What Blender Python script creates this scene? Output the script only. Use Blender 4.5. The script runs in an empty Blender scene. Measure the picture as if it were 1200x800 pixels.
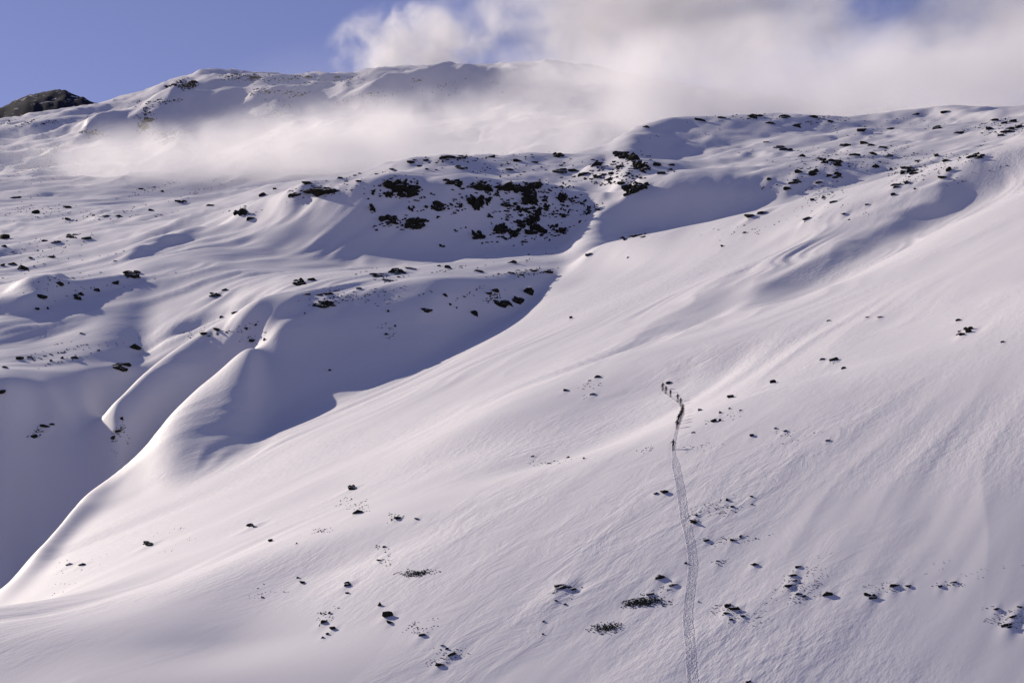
import bpy, bmesh, math, random
import numpy as np

# ------------------------------------------------------------------ camera, sky, sun, exposure
SC = bpy.context.scene
F = 2000.0            # focal length in pixels of the 1200 px wide photograph
YH = 680.0            # row of the level horizon in the photograph
cam_d = bpy.data.cameras.new('camera')
cam = bpy.data.objects.new('camera', cam_d); SC.collection.objects.link(cam)
cam_d.sensor_width = 36.0
cam_d.lens = 36.0 * F / 1200.0
cam_d.shift_y = (YH - 400.0) / 1200.0
cam_d.clip_start = 1.0
cam_d.clip_end = 60000.0
cam.location = (0, 0, 0)
cam.rotation_euler = (math.radians(90), 0, 0)
SC.camera = cam

SUN_AZ = math.radians(-41)     # from +Y (view direction) towards the left
SUN_EL = math.radians(24)
sdir = np.array([math.sin(SUN_AZ) * math.cos(SUN_EL), math.cos(SUN_AZ) * math.cos(SUN_EL), math.sin(SUN_EL)])

world = bpy.data.worlds.new('World'); SC.world = world; world.use_nodes = True
wn = world.node_tree; wn.nodes.clear()
sky = wn.nodes.new('ShaderNodeTexSky'); sky.sky_type = 'NISHITA'; sky.sun_disc = False
sky.sun_elevation = SUN_EL; sky.sun_rotation = SUN_AZ
sky.altitude = 2400; sky.air_density = 1.0; sky.dust_density = 0.3; sky.ozone_density = 3.0
tint = wn.nodes.new('ShaderNodeMix'); tint.data_type = 'RGBA'; tint.blend_type = 'MULTIPLY'
tint.inputs[0].default_value = 1.0; tint.inputs[7].default_value = (1.45, 1.0, 1.16, 1)
bg = wn.nodes.new('ShaderNodeBackground'); bg.inputs['Strength'].default_value = 0.075
wo = wn.nodes.new('ShaderNodeOutputWorld')
wn.links.new(sky.outputs[0], tint.inputs[6]); wn.links.new(tint.outputs[2], bg.inputs['Color'])
wn.links.new(bg.outputs[0], wo.inputs['Surface'])

sun_d = bpy.data.lights.new('sun', 'SUN'); sun_d.energy = 4.6; sun_d.angle = math.radians(0.5)
sun_d.color = (1.0, 0.88, 0.75)
sun = bpy.data.objects.new('sun', sun_d); SC.collection.objects.link(sun)
from mathutils import Vector, Matrix
sun.rotation_euler = Vector(sdir).to_track_quat('Z', 'Y').to_euler()

vs = SC.view_settings
vs.view_transform = 'Standard'; vs.look = 'None'; vs.exposure = 0.0; vs.gamma = 1.0
SC.cycles.volume_bounces = 32
SC.cycles.max_bounces = 34
SC.cycles.volume_step_rate = 0.5
SC.cycles.volume_max_steps = 256
SC.cycles.use_denoising = True

C = SC.collection
rng = np.random.default_rng(7)
random.seed(7)

# ------------------------------------------------------------------ numeric helpers
def hash2(ix, iy, seed):
    h = (ix.astype(np.int64) * 374761393 + iy.astype(np.int64) * 668265263 + seed * 974634777) & 0xffffffff
    h = ((h ^ (h >> 13)) * 1274126177) & 0xffffffff
    h = (h ^ (h >> 16)) & 0xffffffff
    return h.astype(np.float64) / 4294967296.0
def gnoise(x, y, seed=0):
    x0 = np.floor(x); y0 = np.floor(y); fx = x - x0; fy = y - y0
    ux = fx*fx*fx*(fx*(fx*6-15)+10); uy = fy*fy*fy*(fy*(fy*6-15)+10)
    def g(ax, ay):
        a = hash2(x0+ax, y0+ay, seed) * 2*np.pi
        return np.cos(a)*(fx-ax) + np.sin(a)*(fy-ay)
    n0 = g(0,0) + ux*(g(1,0)-g(0,0)); n1 = g(0,1) + ux*(g(1,1)-g(0,1))
    return (n0 + uy*(n1-n0)) * 1.5
def fbm(x, y, octv, seed=0, gain=0.5):
    s = 0; a = 1.0
    for o in range(octv):
        s = s + a*gnoise(x*2**o + 13.7*o, y*2**o - 7.1*o, seed+o); a *= gain
    return s
def sstep(a, b, x):
    t = np.clip((x-a)/(b-a), 0, 1); return t*t*(3-2*t)
def pchip_slopes(x, y):
    h = np.diff(x); d = np.diff(y)/h
    m = np.zeros_like(y)
    w1 = 2*h[1:]+h[:-1]; w2 = h[1:]+2*h[:-1]
    ok = d[:-1]*d[1:] > 0
    with np.errstate(divide='ignore', invalid='ignore'):
        mm = (w1+w2)/(w1/d[:-1]+w2/d[1:])
    m[1:-1] = np.where(ok, mm, 0)
    m[0] = d[0]; m[-1] = d[-1]
    return m
def pchip(x, y, q):
    m = pchip_slopes(x, y)
    i = np.clip(np.searchsorted(x, q)-1, 0, len(x)-2)
    h = x[i+1]-x[i]; t = (q-x[i])/h
    t2 = t*t; t3 = t2*t
    return (2*t3-3*t2+1)*y[i] + (t3-2*t2+t)*h*m[i] + (-2*t3+3*t2)*y[i+1] + (t3-t2)*h*m[i+1]

# ------------------------------------------------------------------ terrain profile
def yv_of(x): return 325.0 + 0.33*(790.0 - x)
KA, CA, SA = 1/75000.0, 0.00055, 80.0
def DA(x, y):
    t = y - yv_of(x)
    return 1.0/(KA*SA*np.logaddexp(0, t/SA) + CA)
def yA(x, Y):
    v = np.maximum((1.0/Y - CA)/(KA*SA), 1e-4)
    return yv_of(x) + SA*np.where(v > 30, v, np.log(np.expm1(np.minimum(v, 30))))

# each row: x, then (y, D) for: a0 a b c c2 c3 d e f g h i j   (a0's D comes from DA)
T = [
 (-260, 880,  840,330, 890,660, 470,760, 455,785, 430,830, 350,980, 300,1350, 275,1650, 252,2050, 250,2250, 205,3200, 165,4500),
 (0,    715,  690,455, 745,678, 447,762, 436,782, 425,822, 345,1010,292,1400, 270,1700, 248,2100, 249,2250, 205,3200, 150,4500),
 (50,   665,  638,515, 690,702, 452,772, 440,794, 427,830, 340,1025,286,1420, 266,1700, 246,2100, 247,2250, 205,3200, 141,4500),
 (97,   615,  580,616, 612,712, 514,757, 464,788, 430,832, 336,1045,280,1440, 262,1700, 243,2080, 245,2280, 206,3200, 129,4500),
 (130,  595,  558,650, 585,712, 475,754, 497,786, 434,838, 332,1055,275,1440, 258,1700, 240,2050, 243,2280, 208,3200, 122,4500),
 (160,  585,  533,670, 560,730, 445,777, 462,808, 429,857, 322,1065,270,1440, 255,1700, 238,2030, 242,2300, 208,3200, 115,4500),
 (200,  575,  485,708, 512,756, 412,803, 426,835, 396,890, 312,1092,262,1440, 250,1700, 232,2000, 240,2300, 203,3200, 98,4500),
 (250,  550,  442,752, 458,780, 380,820, 389,856, 367,912, 305,1112,250,1420, 246,1660, 227,1960, 240,2300, 195,3250, 88,4500),
 (300,  518,  406,774, 407,782, 354,812, 356,862, 341,932, 304,1130,240,1350, 238,1600, 220,1900, 240,2300, 180,3300, 91,4500),
 (315,  506,  408,770, 391,781, 352,808, 349,864, 336,938, 304,1135,237,1330, 236,1575, 217,1880, 240,2300, 176,3310, 91,4500),
 (330,  496,  425,757, 380,784, 350,808, 343,864, 331,943, 304,1140,234,1310, 234,1550, 215,1860, 240,2300, 172,3320, 92,4500),
 (362,  484,  418,764, 376,791, 348,815, 338,862, 326,946, 303,1145,228,1285, 230,1490, 211,1830, 240,2300, 166,3360, 93,4500),
 (400,  470,  412,772, 372,799, 345,822, 333,867, 321,952, 303,1150,222,1255, 226,1430, 206,1800, 240,2300, 160,3400, 93,4500),
 (440,  452,  400,782, 364,805, 340,828, 329,875, 317,972, 301,1155,214,1245, 220,1415, 197,1770, 242,2300, 155,3450, 86,4500),
 (500,  424,  385,796, 352,818, 333,843, 322,895, 311,1002,299,1160,212,1245, 217,1410, 185,1750, 245,2300, 150,3500, 80,4500),
 (560,  390,  365,846, 345,868, 328,894, 318,940, 307,1025,295,1170,212,1253, 217,1415, 184,1770, 245,2300, 145,3500, 75,4500),
 (600,  365,  348,892, 335,910, 323,932, 315,975, 304,1050,291,1180,214,1262, 218,1420, 185,1800, 245,2300, 140,3500, 74,4500),
 (655,  330,  325,968, 320,984, 314,1004,308,1034,300,1084,286,1190,222,1272, 224,1430, 183,1850, 245,2350, 140,3500, 74,4500),
 (700,  320,  288,1000,294,1060,280,1110,270,1145,257,1185,249,1225,232,1280, 228,1400, 177,2000, 245,2400, 140,3500, 80,4500),
 (750,  315,  277,970, 300,1060,268,1200,252,1218,236,1242,225,1370,205,1500, 198,1620, 156,2150, 245,2500, 145,3600, 92,4500),
 (800,  310,  268,960, 295,1060,260,1200,241,1218,222,1242,213,1390,195,1600, 185,1800, 140,2250, 245,2600, 150,3700, 102,4500),
 (850,  302,  256,945, 285,1045,248,1200,231,1218,214,1242,204,1400,187,1650, 175,1880, 137,2300, 245,2650, 150,3700, 112,4500),
 (900,  290,  245,930, 275,1030,238,1200,222,1218,206,1242,196,1410,180,1700, 165,1950, 136,2350, 245,2700, 150,3700, 120,4500),
 (1000, 270,  222,900, 255,1000,217,1200,205,1217,193,1245,185,1430,168,1750, 155,2050, 137,2400, 245,2700, 150,3700, 130,4500),
 (1100, 245,  195,880, 230,980, 190,1200,183,1260,176,1350,168,1450,155,1750, 146,2050, 130,2400, 245,2700, 150,3700, 130,4500),
 (1200, 220,  170,860, 205,950, 163,1200,160,1260,156,1350,151,1450,142,1750, 135,2050, 121,2400, 245,2700, 150,3700, 130,4500),
 (1460, 150,  95,820,  130,900, 90,1200, 88,1260, 86,1350, 84,1450, 80,1750,  76,2050,  70,2400,  245,2700, 150,3700, 120,4500),
]
# a darker peak beyond the far skyline: (x, y)
PEAK = [(-260,172),(-100,158),(-40,147),(0,134),(30,122),(60,116),(84,119),(108,127),(135,142),(200,170),(1460,190)]
T = np.array(T, float)
T[:, 24] += 5; T[:, 18] += 11*sstep(660, 740, T[:, 0])      # a rounded crest peaks a little before its knot
NC, NR = 820, 1120
cols = np.linspace(-260, 1460, NC)
tx = T[:, 0]
def tcol(k): return pchip(tx, T[:, k], cols)
def tlog(k): return np.exp(pchip(tx, np.log(T[:, k]), cols))
a0y = tcol(1)
kn_y = [tcol(2+2*i) for i in range(12)]
kn_d = [tlog(3+2*i) for i in range(12)]
pk = np.array(PEAK, float); peak_y = pchip(pk[:,0], pk[:,1], cols)
a0d = DA(cols, a0y)
NA = 16
KY, KZ = [], []
for i in range(NC):
    Yk = list(20*(a0d[i]*0.90/20)**(np.linspace(0, 1, NA)))
    yk = [float(yA(cols[i], np.array(v))) for v in Yk]
    Yk.append(a0d[i]); yk.append(a0y[i])
    for q, (a, b) in enumerate(zip(kn_d, kn_y)):
        if q in (2, 6):      # the upper part of a wall stays steep
            dq = max(a[i], Yk[-1]+6)
            rb = float(sstep(112, 170, cols[i])*sstep(325, 285, cols[i])) if q == 2 else 0.0   # the rib's rounded top
            yk.append(b[i]+(1-rb)*0.22*(yk[-1]-b[i])+rb*min(34, 0.6*max(yk[-1]-b[i], 1))); Yk.append(dq-((1-rb)*0.20+rb*0.62)*(dq-Yk[-1]))
        Yk.append(max(a[i], Yk[-1]+3)); yk.append(b[i])
    Yk += [5000, 6300, 7200, 12000]; yk += [kn_y[-1][i]+45, peak_y[i], 230, 330]
    Yk = np.array(Yk); KY.append(Yk); KZ.append(Yk*(YH-np.array(yk))/F)
# rows: placed where the picture needs them
Yfine = np.geomspace(20, 12000, 6000)
dens = np.zeros(6000)
for i in range(0, NC, 8):
    z = pchip(KY[i], KZ[i], Yfine)
    yim = YH - F*z/Yfine
    dens += np.clip(np.abs(np.gradient(np.clip(yim, -100, 1000))), 0, 6)
dens /= dens.sum()
dens = np.convolve(np.pad(dens, 40, mode='edge'), np.ones(81)/81, 'valid')
dens = 0.75*dens/dens.sum() + 0.25/6000
cdf = np.concatenate([[0], np.cumsum(dens)[:-1]]); cdf /= cdf[-1]
Yr = np.interp(np.linspace(0, 1, NR), cdf, Yfine)
Z = np.empty((NR, NC))
for i in range(NC):
    Z[:, i] = pchip(KY[i], KZ[i], Yr)
def blur(Zg, ax, sg):
    r = int(3*sg)+1; k = np.exp(-0.5*(np.arange(-r, r+1)/sg)**2); k /= k.sum()
    pad = [(0, 0), (0, 0)]; pad[ax] = (r, r)
    P = np.pad(Zg, pad, mode='reflect', reflect_type='odd'); out = np.zeros_like(Zg)
    for i in range(2*r+1):
        sl = [slice(None)]*2; sl[ax] = slice(i, i+Zg.shape[ax]); out += k[i]*P[tuple(sl)]
    return out
Z = blur(blur(Z, 1, 3.0), 0, 1.7)
U = (cols-600.0)/F
XX = U[None, :]*Yr[:, None]
YY = np.repeat(Yr[:, None], NC, 1)

def project_y(Zg): return YH - F*Zg/YY
def pick(Zg, px, py, first=True):
    """world point where the ray of a picture pixel meets the terrain"""
    fi = np.interp(px, cols, np.arange(NC)); i = int(min(fi, NC-2)); t = fi-i
    zc = Zg[:, i]*(1-t) + Zg[:, i+1]*t
    yi = YH - F*zc/Yr
    hit = np.nonzero(yi <= py)[0]
    if len(hit) == 0: j = NR-1; s = 0
    else:
        j = hit[0]
        if j == 0: return np.array([(px-600)/F*Yr[0], Yr[0], zc[0]])
        s = (yi[j-1]-py)/max(yi[j-1]-yi[j], 1e-9); j -= 1
    j2 = min(j+1, NR-1)
    Y = Yr[j]*(1-s)+Yr[j2]*s; z = zc[j]*(1-s)+zc[j2]*s
    return np.array([(px-600)/F*Y, Y, z])
def ground(Zg, X, Y):
    """height of the terrain at a place"""
    px = X/Y*F+600
    fi = np.clip(np.interp(px, cols, np.arange(NC)), 0, NC-1.001); i = fi.astype(int) if hasattr(fi,'astype') else int(fi)
    fj = np.clip(np.interp(Y, Yr, np.arange(NR)), 0, NR-1.001); j = fj.astype(int) if hasattr(fj,'astype') else int(fj)
    s = fi-i; t = fj-j
    return (Zg[j,i]*(1-s)+Zg[j,i+1]*s)*(1-t) + (Zg[j+1,i]*(1-s)+Zg[j+1,i+1]*s)*t
def poly_dist(P):
    """signed distance (left of the line positive) and position along a world polyline, for all grid points near it"""
    P = np.asarray(P); best = np.full(XX.shape, 1e9); sg = np.zeros(XX.shape); al = np.zeros(XX.shape); sw = np.zeros(XX.shape)
    seg = np.hypot(*np.diff(P[:, :2], axis=0).T); cum = np.concatenate([[0], np.cumsum(seg)]); tot = cum[-1]
    for k in range(len(P)-1):
        a = P[k, :2]; d = P[k+1, :2]-a; L = max(np.hypot(*d), 1e-6); d = d/L
        rx = XX-a[0]; ry = YY-a[1]
        t = np.clip(rx*d[0]+ry*d[1], 0, L)
        qx = rx-t*d[0]; qy = ry-t*d[1]; dist = np.hypot(qx, qy)
        w = 1.0/np.maximum(dist, 0.05)**4; sw += w
        best = np.minimum(best, dist); sg += w*(d[0]*ry-d[1]*rx)/np.maximum(dist, 1e-6); al += w*(cum[k]+t)/tot
    sg /= sw; al /= sw
    return best, sg, al
def add_ridge(Zg, pts, h, wl, wr, taper=0.25):
    """snow ridge (h > 0) or hollow (h < 0) along a line given in picture pixels; wl, wr: widths left and right of it"""
    P = np.array([pick(Zg, *p) for p in pts])
    d, sg, al = poly_dist(P)
    w = wr + (wl-wr)*(0.5+0.5*np.clip(sg, -1, 1))
    prof = np.exp(-(d/w)**2)
    tp = sstep(0, taper, al)*sstep(0, taper, 1-al)
    return Zg + h*prof*tp

FEATURES = [
 # pts, height, width left, width right, taper   (left = towards the upper left of the picture)
 ([(740,412),(800,385),(870,350),(950,310),(1040,262),(1110,232),(1180,200),(1260,165),(1340,130)], -9.8, 22, 46, .3),
 ([(800,398),(900,345),(1000,293),(1080,250),(1140,212)], 3.5, 9, 18, .3),
 ([(850,300),(930,272),(1010,245),(1090,217),(1160,190),(1230,160)], 4, 34, 18, .3),
 ([(945,266),(965,285),(975,305)], 1.2, 12, 16, .3),
 ([(1095,212),(1100,235),(1090,256)], 3, 9, 14, .3),
 ([(1020,240),(1040,258),(1045,275)], 1.5, 10, 16, .3),
 ([(860,470),(960,425),(1100,350),(1200,300)], -3, 60, 60, .3),
 ([(600,560),(700,500),(800,420)], -4, 25, 25, .3),
 ([(500,545),(640,465),(740,420),(800,395)], 4, 25, 35, .3),
 ([(230,760),(330,680),(420,620)], -3, 16, 20, .3),
 ([(20,800),(150,700),(250,640)], -2.5, 16, 20, .3),
 ([(0,372),(60,350),(110,342),(170,325)], 7, 30, 7, .2),
 ([(0,345),(50,335),(75,330)], 6, 30, 7, .2),
 ([(120,318),(200,285),(250,262)], 7, 40, 9, .3),
 ([(250,262),(330,240),(400,220)], 7, 40, 12, .3),
 ([(180,395),(260,365),(330,340)], -5, 10, 14, .3),
 ([(700,250),(780,238),(860,228),(900,215)], 9, 60, 16, .3),
 ([(700,170),(760,158),(830,150),(900,150)], 4, 90, 30, .3),
 ([(900,140),(960,146),(1010,152)], 7, 80, 35, .3),
 ([(860,160),(960,166),(1060,150)], 7, 70, 32, .3),
 ([(1010,140),(1100,132),(1200,138)], 10, 70, 20, .3),
 ([(660,190),(720,186),(770,200)], 8, 40, 14, .2),
 ([(640,205),(690,203),(740,218),(760,228)], 9, 40, 14, .2),
 ([(420,205),(470,195),(520,192),(580,196)], 7, 40, 12, .3),
 ([(110,232),(180,214),(240,206),(290,214)], 12, 80, 50, .3),
 ([(90,155),(110,150),(120,155)], 20, 60, 40, .3),
 ([(160,160),(190,135),(215,108)], 30, 120, 40, .2),
 ([(280,115),(330,112),(370,112)], 22, 80, 40, .3),
 ([(420,125),(440,112),(480,108)], 26, 80, 50, .3),
 ([(440,100),(520,95),(620,100)], 26, 100, 60, .3),
]
for ft in FEATURES:
    Z = add_ridge(Z, *ft)
# wind-blown relief: drifts stretched along the wind, finer ones fading out with distance
wx, wy = 0.50, 0.866
A_ = XX*wx + YY*wy; B_ = XX*wy - YY*wx
def fade(l): return sstep(2200*l/12, 600*l/12, YY) if True else 1
near = sstep(1100, 500, YY)
warp = 14*fbm(XX/120, YY/120, 2, 50)
# the near slope steepens towards its foot on the right
PXG = np.repeat(cols[None, :], NR, 0)
Z -= 0.00058*np.maximum(395-YY, 0)**2*sstep(15, 110, YY) + 0.16*20*np.logaddexp(0, (XX+25)/20)*sstep(360, 160, YY)
Z += 0.25*20*np.logaddexp(0, (-XX-28)/20)*sstep(400, 285, YY)
patch = sstep(-0.1, 0.55, gnoise(A_/160, B_/70, 21))
Z += 0.75*fbm(A_/190, (B_+warp)/52, 2, 3)
Z += 0.22*patch*gnoise(A_/70, (B_+warp)/11, 11)*sstep(1500, 800, YY)
Z += 0.07*patch*gnoise(A_/24, (B_+0.4*warp)/3.4, 15)*sstep(520, 280, YY)
mid = sstep(900, 1200, YY)
def ridged(a, b, seed): return 1-2*np.abs(gnoise(a, b, seed)) - 0.35
wp2 = 1.6*warp
# long wind-cut ribs: over the shoulder and its gully, along the folds under the ridge, and faintly elsewhere
m1 = sstep(560, 680, YY)*sstep(1350, 1050, YY)*sstep(520, 380, PXG)
brk = sstep(-0.35, 0.35, gnoise(A_/130, B_/60, 81)); wp3 = wp2 + 5*gnoise(XX/35, YY/35, 82)
Z += m1*(0.35+brk)*(1.15*ridged(A_/190, (B_+wp3)/34, 71) + 0.45*brk*ridged(A_/70, (B_+wp3)/11, 72))
fp = np.array([pick(Z, *p) for p in [(700,430),(800,385),(870,350),(950,310),(1040,262),(1110,232),(1190,196)]])
fd, _, fa = poly_dist(fp)
m2 = np.exp(-(fd/55)**2)*sstep(0, .25, fa)
Z += m2*(0.3+brk)*(0.95*ridged(A_/150, (B_+wp3)/24, 73) + 0.5*brk*ridged(A_/45, (B_+wp3)/7.5, 74))
m3 = sstep(200, 320, YY)*sstep(1000, 700, YY)
Z += m3*0.35*patch*ridged(A_/160, (B_+wp2)/17, 75)
m4 = sstep(1050, 1300, YY)*sstep(2600, 1900, YY)
Z += m4*(0.4+brk)*1.7*ridged(A_/220, (B_+2*wp3)/48, 76)
Z += mid*4.0*fbm(A_/240, (B_+2*warp)/95, 3, 31)
Z += mid*1.0*fbm(A_/60, (B_+warp)/22, 2, 37)*sstep(3000, 1800, YY)
far = sstep(2500, 3200, YY)
Z += sstep(1050, 1250, YY)*sstep(2700, 1500, YY)*0.9*fbm(XX/34, YY/42, 2, 91)
Z += far*(12*fbm((A_+3*warp)/520, B_/300, 2, 41) + 7*(0.3-np.abs(fbm((A_+2*warp)/200, B_/120, 3, 45)))*sstep(-0.2, 0.4, gnoise(XX/500, YY/700, 47)))
peak_m = sstep(5200, 5900, YY)
Z += peak_m*(14*ridged(XX/170, YY/260, 61) + 6*ridged(XX/60, YY/90, 62) + 2.5*gnoise(XX/22, YY/30, 63))
Z += far*(1-peak_m)*(7*ridged((A_+2*warp)/190, B_/110, 65) + 3*ridged(A_/80, (B_+warp)/40, 66))

# the skin track cut into the slope
TRACK_PX = [(818,850),(812,800),(809,760),(806,722),(809,690),(812,660),(808,630),(803,610),(800,590),(797,570),(792,545),(789,528),(791,512),(794,500),(797,493),(800,485),(799.5,478),(796,472.5),(790,468),(783,463),(777,457.5),(775,453),(779,449)]
TRK = np.array([pick(Z, *p) for p in TRACK_PX])
tl = np.concatenate([[0], np.cumsum(np.hypot(*np.diff(TRK[:, :2], axis=0).T))])
tq = np.arange(0, tl[-1], 0.6)
TRK = np.stack([pchip(tl, TRK[:, 0], tq), pchip(tl, TRK[:, 1], tq)], 1)
td = np.full(XX.shape, 1e9)
sub = (np.abs(XX-TRK[:,0].mean()) < 60) & (YY > TRK[:,1].min()-3) & (YY < TRK[:,1].max()+3)
sx, sy = XX[sub], YY[sub]; bd = np.full(sx.shape, 1e9)
for p in TRK[::2]: bd = np.minimum(bd, np.hypot(sx-p[0], sy-p[1]))
td[sub] = bd
Z -= 0.03*sstep(1.0, 0.55, td)

# ------------------------------------------------------------------ rocks: where they stand in the photograph (x, y, width, height in pixels)
ZONES = {
 'slope': [(779,576,10,6),(769,578,6,3),(857,464,8,6),(906,447,6,5),(977,421,9,5),(963,421,5,3),(989,432,5,3),(1136,387,14,6),(1127,393,7,4),
   (1123,375,5,3),(1175,401,4,3),(1031,372,7,3),(1016,372,4,2),(971,376,4,2),(837,493,6,4),(844,493,5,4),(820,480,5,4),(855,479,5,3),
   (844,484,4,3),(868,481,4,2),(812,507,4,2),(700,441,8,5),(691,446,6,2),(695,462,9,3),(663,457,5,3),(669,373,6,4),(413,571,10,5),(420,600,9,5),
   (466,607,8,4),(488,608,5,2),(450,641,6,4),(445,656,9,3),(407,684,10,4),(407,695,5,3),(445,707,4,6),(455,719,11,9),(456,729,6,4),(495,743,9,5),(391,735,9,6),
   (384,743,5,4),(386,718,6,4),(378,747,4,3),(515,779,8,4),(530,766,8,5),(524,760,5,3),(518,756,6,3),(298,615,12,5),(317,633,4,4),(347,637,4,3),(354,682,5,4),(350,677,4,3),
   (176,637,12,5),(82,661,8,3),(97,661,8,3),(308,700,5,3),(660,687,16,5),(673,689,6,3),(652,704,5,3),(662,708,5,3),(637,728,5,3),(636,743,3,2),
   (773,676,11,6),(789,685,12,3),(762,696,7,3),(885,661,9,4),(804,660,4,3),(819,705,3,2),(853,709,8,5),(862,713,9,5),(852,719,9,3),(871,721,7,4),
   (857,726,5,3),(1021,698,10,7),(1048,686,13,5),(1064,686,7,3),(1102,686,6,4),(1119,682,8,3),(1183,733,12,4),(1188,722,12,4),(1168,713,6,3),(1195,711,8,3),
   (877,798,8,4),(624,535,6,4),(650,540,4,2),(666,536,4,2),(643,543,6,2),(685,537,4,2),(943,697,6,5),(970,696,9,5),(935,696,6,3),(930,674,9,3),(932,680,7,3),(924,687,7,3),
   (935,664,6,3),(858,632,7,5),(828,633,6,3),(868,628,6,3),(813,612,8,4),(816,604,5,3),(858,594,7,3),(881,582,5,3),(881,591,4,2),(852,586,5,3),(841,657,5,2),(842,661,6,2),
   (881,510,5,3),(920,505,6,3),(909,502,4,2),(970,516,6,2),(380,728,8,5)],
 'shoulder': [(379,357,28,9),(350,331,13,8),(365,328,9,5),(276,363,20,9),(259,372,5,4),(251,345,10,5),(264,340,7,3),(141,430,17,8),(158,407,9,7),(2,459,8,6),
   (53,500,14,4),(40,512,8,5),(61,497,8,3),(386,434,5,4),(139,505,6,4),(143,491,4,4),(133,513,5,4),(590,356,22,10),(608,352,12,7),(620,341,9,11),(556,366,9,9),(580,341,9,5),(573,345,7,4),(521,345,6,5),
   (499,363,11,4),(527,357,5,3),(535,361,4,3),(440,322,18,5),(466,318,14,6),(481,315,11,3),(453,329,8,3),(515,312,6,3),(525,313,8,5),(601,307,10,5),
   (642,319,14,5),(626,318,10,4),(610,322,8,3),(598,320,8,3),(690,298,10,5),(560,318,8,3),(455,365,3,3),(452,392,4,3),(463,383,3,4),(421,338,7,3),(386,345,8,3),(375,346,8,3),(360,345,9,3),(23,420,7,5),(35,418,5,4),(60,423,6,4),(73,420,5,4),(87,419,7,4),(5,430,8,4),
   (115,411,5,3),(96,391,5,2),(310,398,5,4),(296,399,6,4),(240,391,9,4),(255,386,8,4),(300,381,4,3),(288,385,5,3),(745,275,24,6),(729,279,8,4),(846,289,5,4),(736,302,3,2),(880,255,12,5),(892,249,20,4),(946,256,11,5),(873,273,5,3),(1047,228,5,4),(1072,222,4,4),(1016,240,6,3),(989,251,7,2)],
 'wall': [(463,219,22,12),(480,226,28,12),(455,227,14,9),(455,258,26,10),(489,263,28,11),(515,243,24,11),(539,241,9,8),(483,245,7,5),(559,238,14,11),(571,236,8,10),
   (550,235,6,5),(528,213,18,6),(537,216,12,7),(559,218,24,9),(572,221,12,8),(593,219,28,11),(604,222,18,9),(623,218,18,9),(617,226,16,6),(585,227,9,10),
   (591,240,10,4),(603,239,10,4),(623,235,18,11),(637,233,12,7),(641,241,8,8),(660,233,15,15),(671,235,8,6),(684,238,12,6),(689,247,9,10),(701,245,6,6),
   (607,247,10,6),(619,247,14,8),(629,250,12,8),(648,250,4,7),(661,253,10,4),(625,261,15,11),(612,263,12,8),(604,273,10,8),(591,269,20,11),(582,270,11,8),
   (592,279,8,6),(623,271,20,11),(634,273,17,10),(649,267,13,8),(662,272,10,5),(560,277,20,9),(576,253,8,5),(519,288,6,3),(644,282,4,4),(612,287,3,3),(437,226,7,6),(436,247,7,6)],
 'crest': [(520,184,16,3),(537,184,14,4),(500,187,8,4),(575,184,8,3),(607,189,14,4),(653,182,11,5),(460,198,8,3),(500,199,6,4),(540,196,14,5),(597,199,12,3),
   (378,224,30,7),(308,228,6,5),(322,222,5,3),(345,228,10,4),(360,215,12,4),(282,249,14,7),(292,256,11,7),(398,208,8,4),(626,190,8,3),(482,190,7,3),(420,213,9,3),
   (732,182,20,5),(742,185,14,7),(748,194,15,9),(755,199,12,8),(657,201,20,5),(672,200,10,4),(683,205,10,5),(699,207,14,5),(715,210,10,5),(728,215,10,5),(740,223,14,8),
   (750,219,15,8),(757,217,6,5),(775,203,8,4),(770,193,8,5),(699,193,10,5),(787,193,6,3),(735,231,8,3),(716,202,8,4),(726,196,7,4)],
 'plateau': [(1013,168,12,5),(1021,170,10,4),(1033,173,14,4),(990,171,9,4),(968,189,14,6),(982,192,10,5),(939,183,9,4),(959,186,8,3),(919,175,8,4),(926,175,6,4),(911,172,12,3),
   (898,167,8,3),(901,209,10,7),(931,213,19,6),(953,203,12,6),(936,202,8,4),(978,206,13,6),(959,214,10,5),(923,223,9,4),(965,231,6,5),(952,234,5,4),(976,236,13,4),(1026,195,8,5),
   (1002,182,14,4),(1024,181,12,4),(1041,183,12,4),(1058,202,16,6),(1070,202,13,6),(1044,199,6,4),(1064,196,12,3),(1075,189,8,3),(1098,182,8,5),(1109,189,10,4),(1125,186,4,4),
   (1146,183,14,7),(1139,185,9,4),(1112,199,7,5),(1105,209,10,3),(1050,218,12,4),(1064,214,8,3),(1098,149,12,5),(1123,156,13,4),(1166,141,12,4),(1177,144,10,5),
   (1188,142,10,5),(1160,151,10,4),(1183,153,20,5),(1194,149,10,5),(1173,159,8,4),(1010,153,9,5),(1044,151,10,3),(1074,134,10,3),(1108,132,8,2),(953,137,14,4),(919,137,16,4),
   (883,137,16,4),(936,148,15,4),(905,144,12,3),(973,142,8,4),(821,141,10,3),(845,138,8,3),(757,149,6,3)],
 'mountain': [(222,98,26,8),(300,91,24,3),(362,90,10,3),(395,91,9,3),(176,140,14,6),(168,150,12,5)],
 'field': [(5,277,9,8),(5,288,9,5),(86,277,14,5),(101,279,10,4),(51,282,6,3),(64,283,10,3),(59,301,10,4),(35,303,8,3),(14,309,12,6),(3,311,6,4),(26,314,8,6),(41,248,10,5),
   (110,253,6,4),(124,253,13,3),(80,257,8,4),(140,253,6,3),(17,231,12,3),(80,243,10,3),(155,322,16,7),(136,331,9,7),(114,340,5,5),(92,348,10,7),(70,332,8,5),(48,347,14,8),
   (43,361,6,5),(56,362,3,4),(135,306,6,3),(245,241,8,3),(212,236,12,3),(177,246,5,3),(165,222,8,3),(190,225,4,3)],
}
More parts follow.
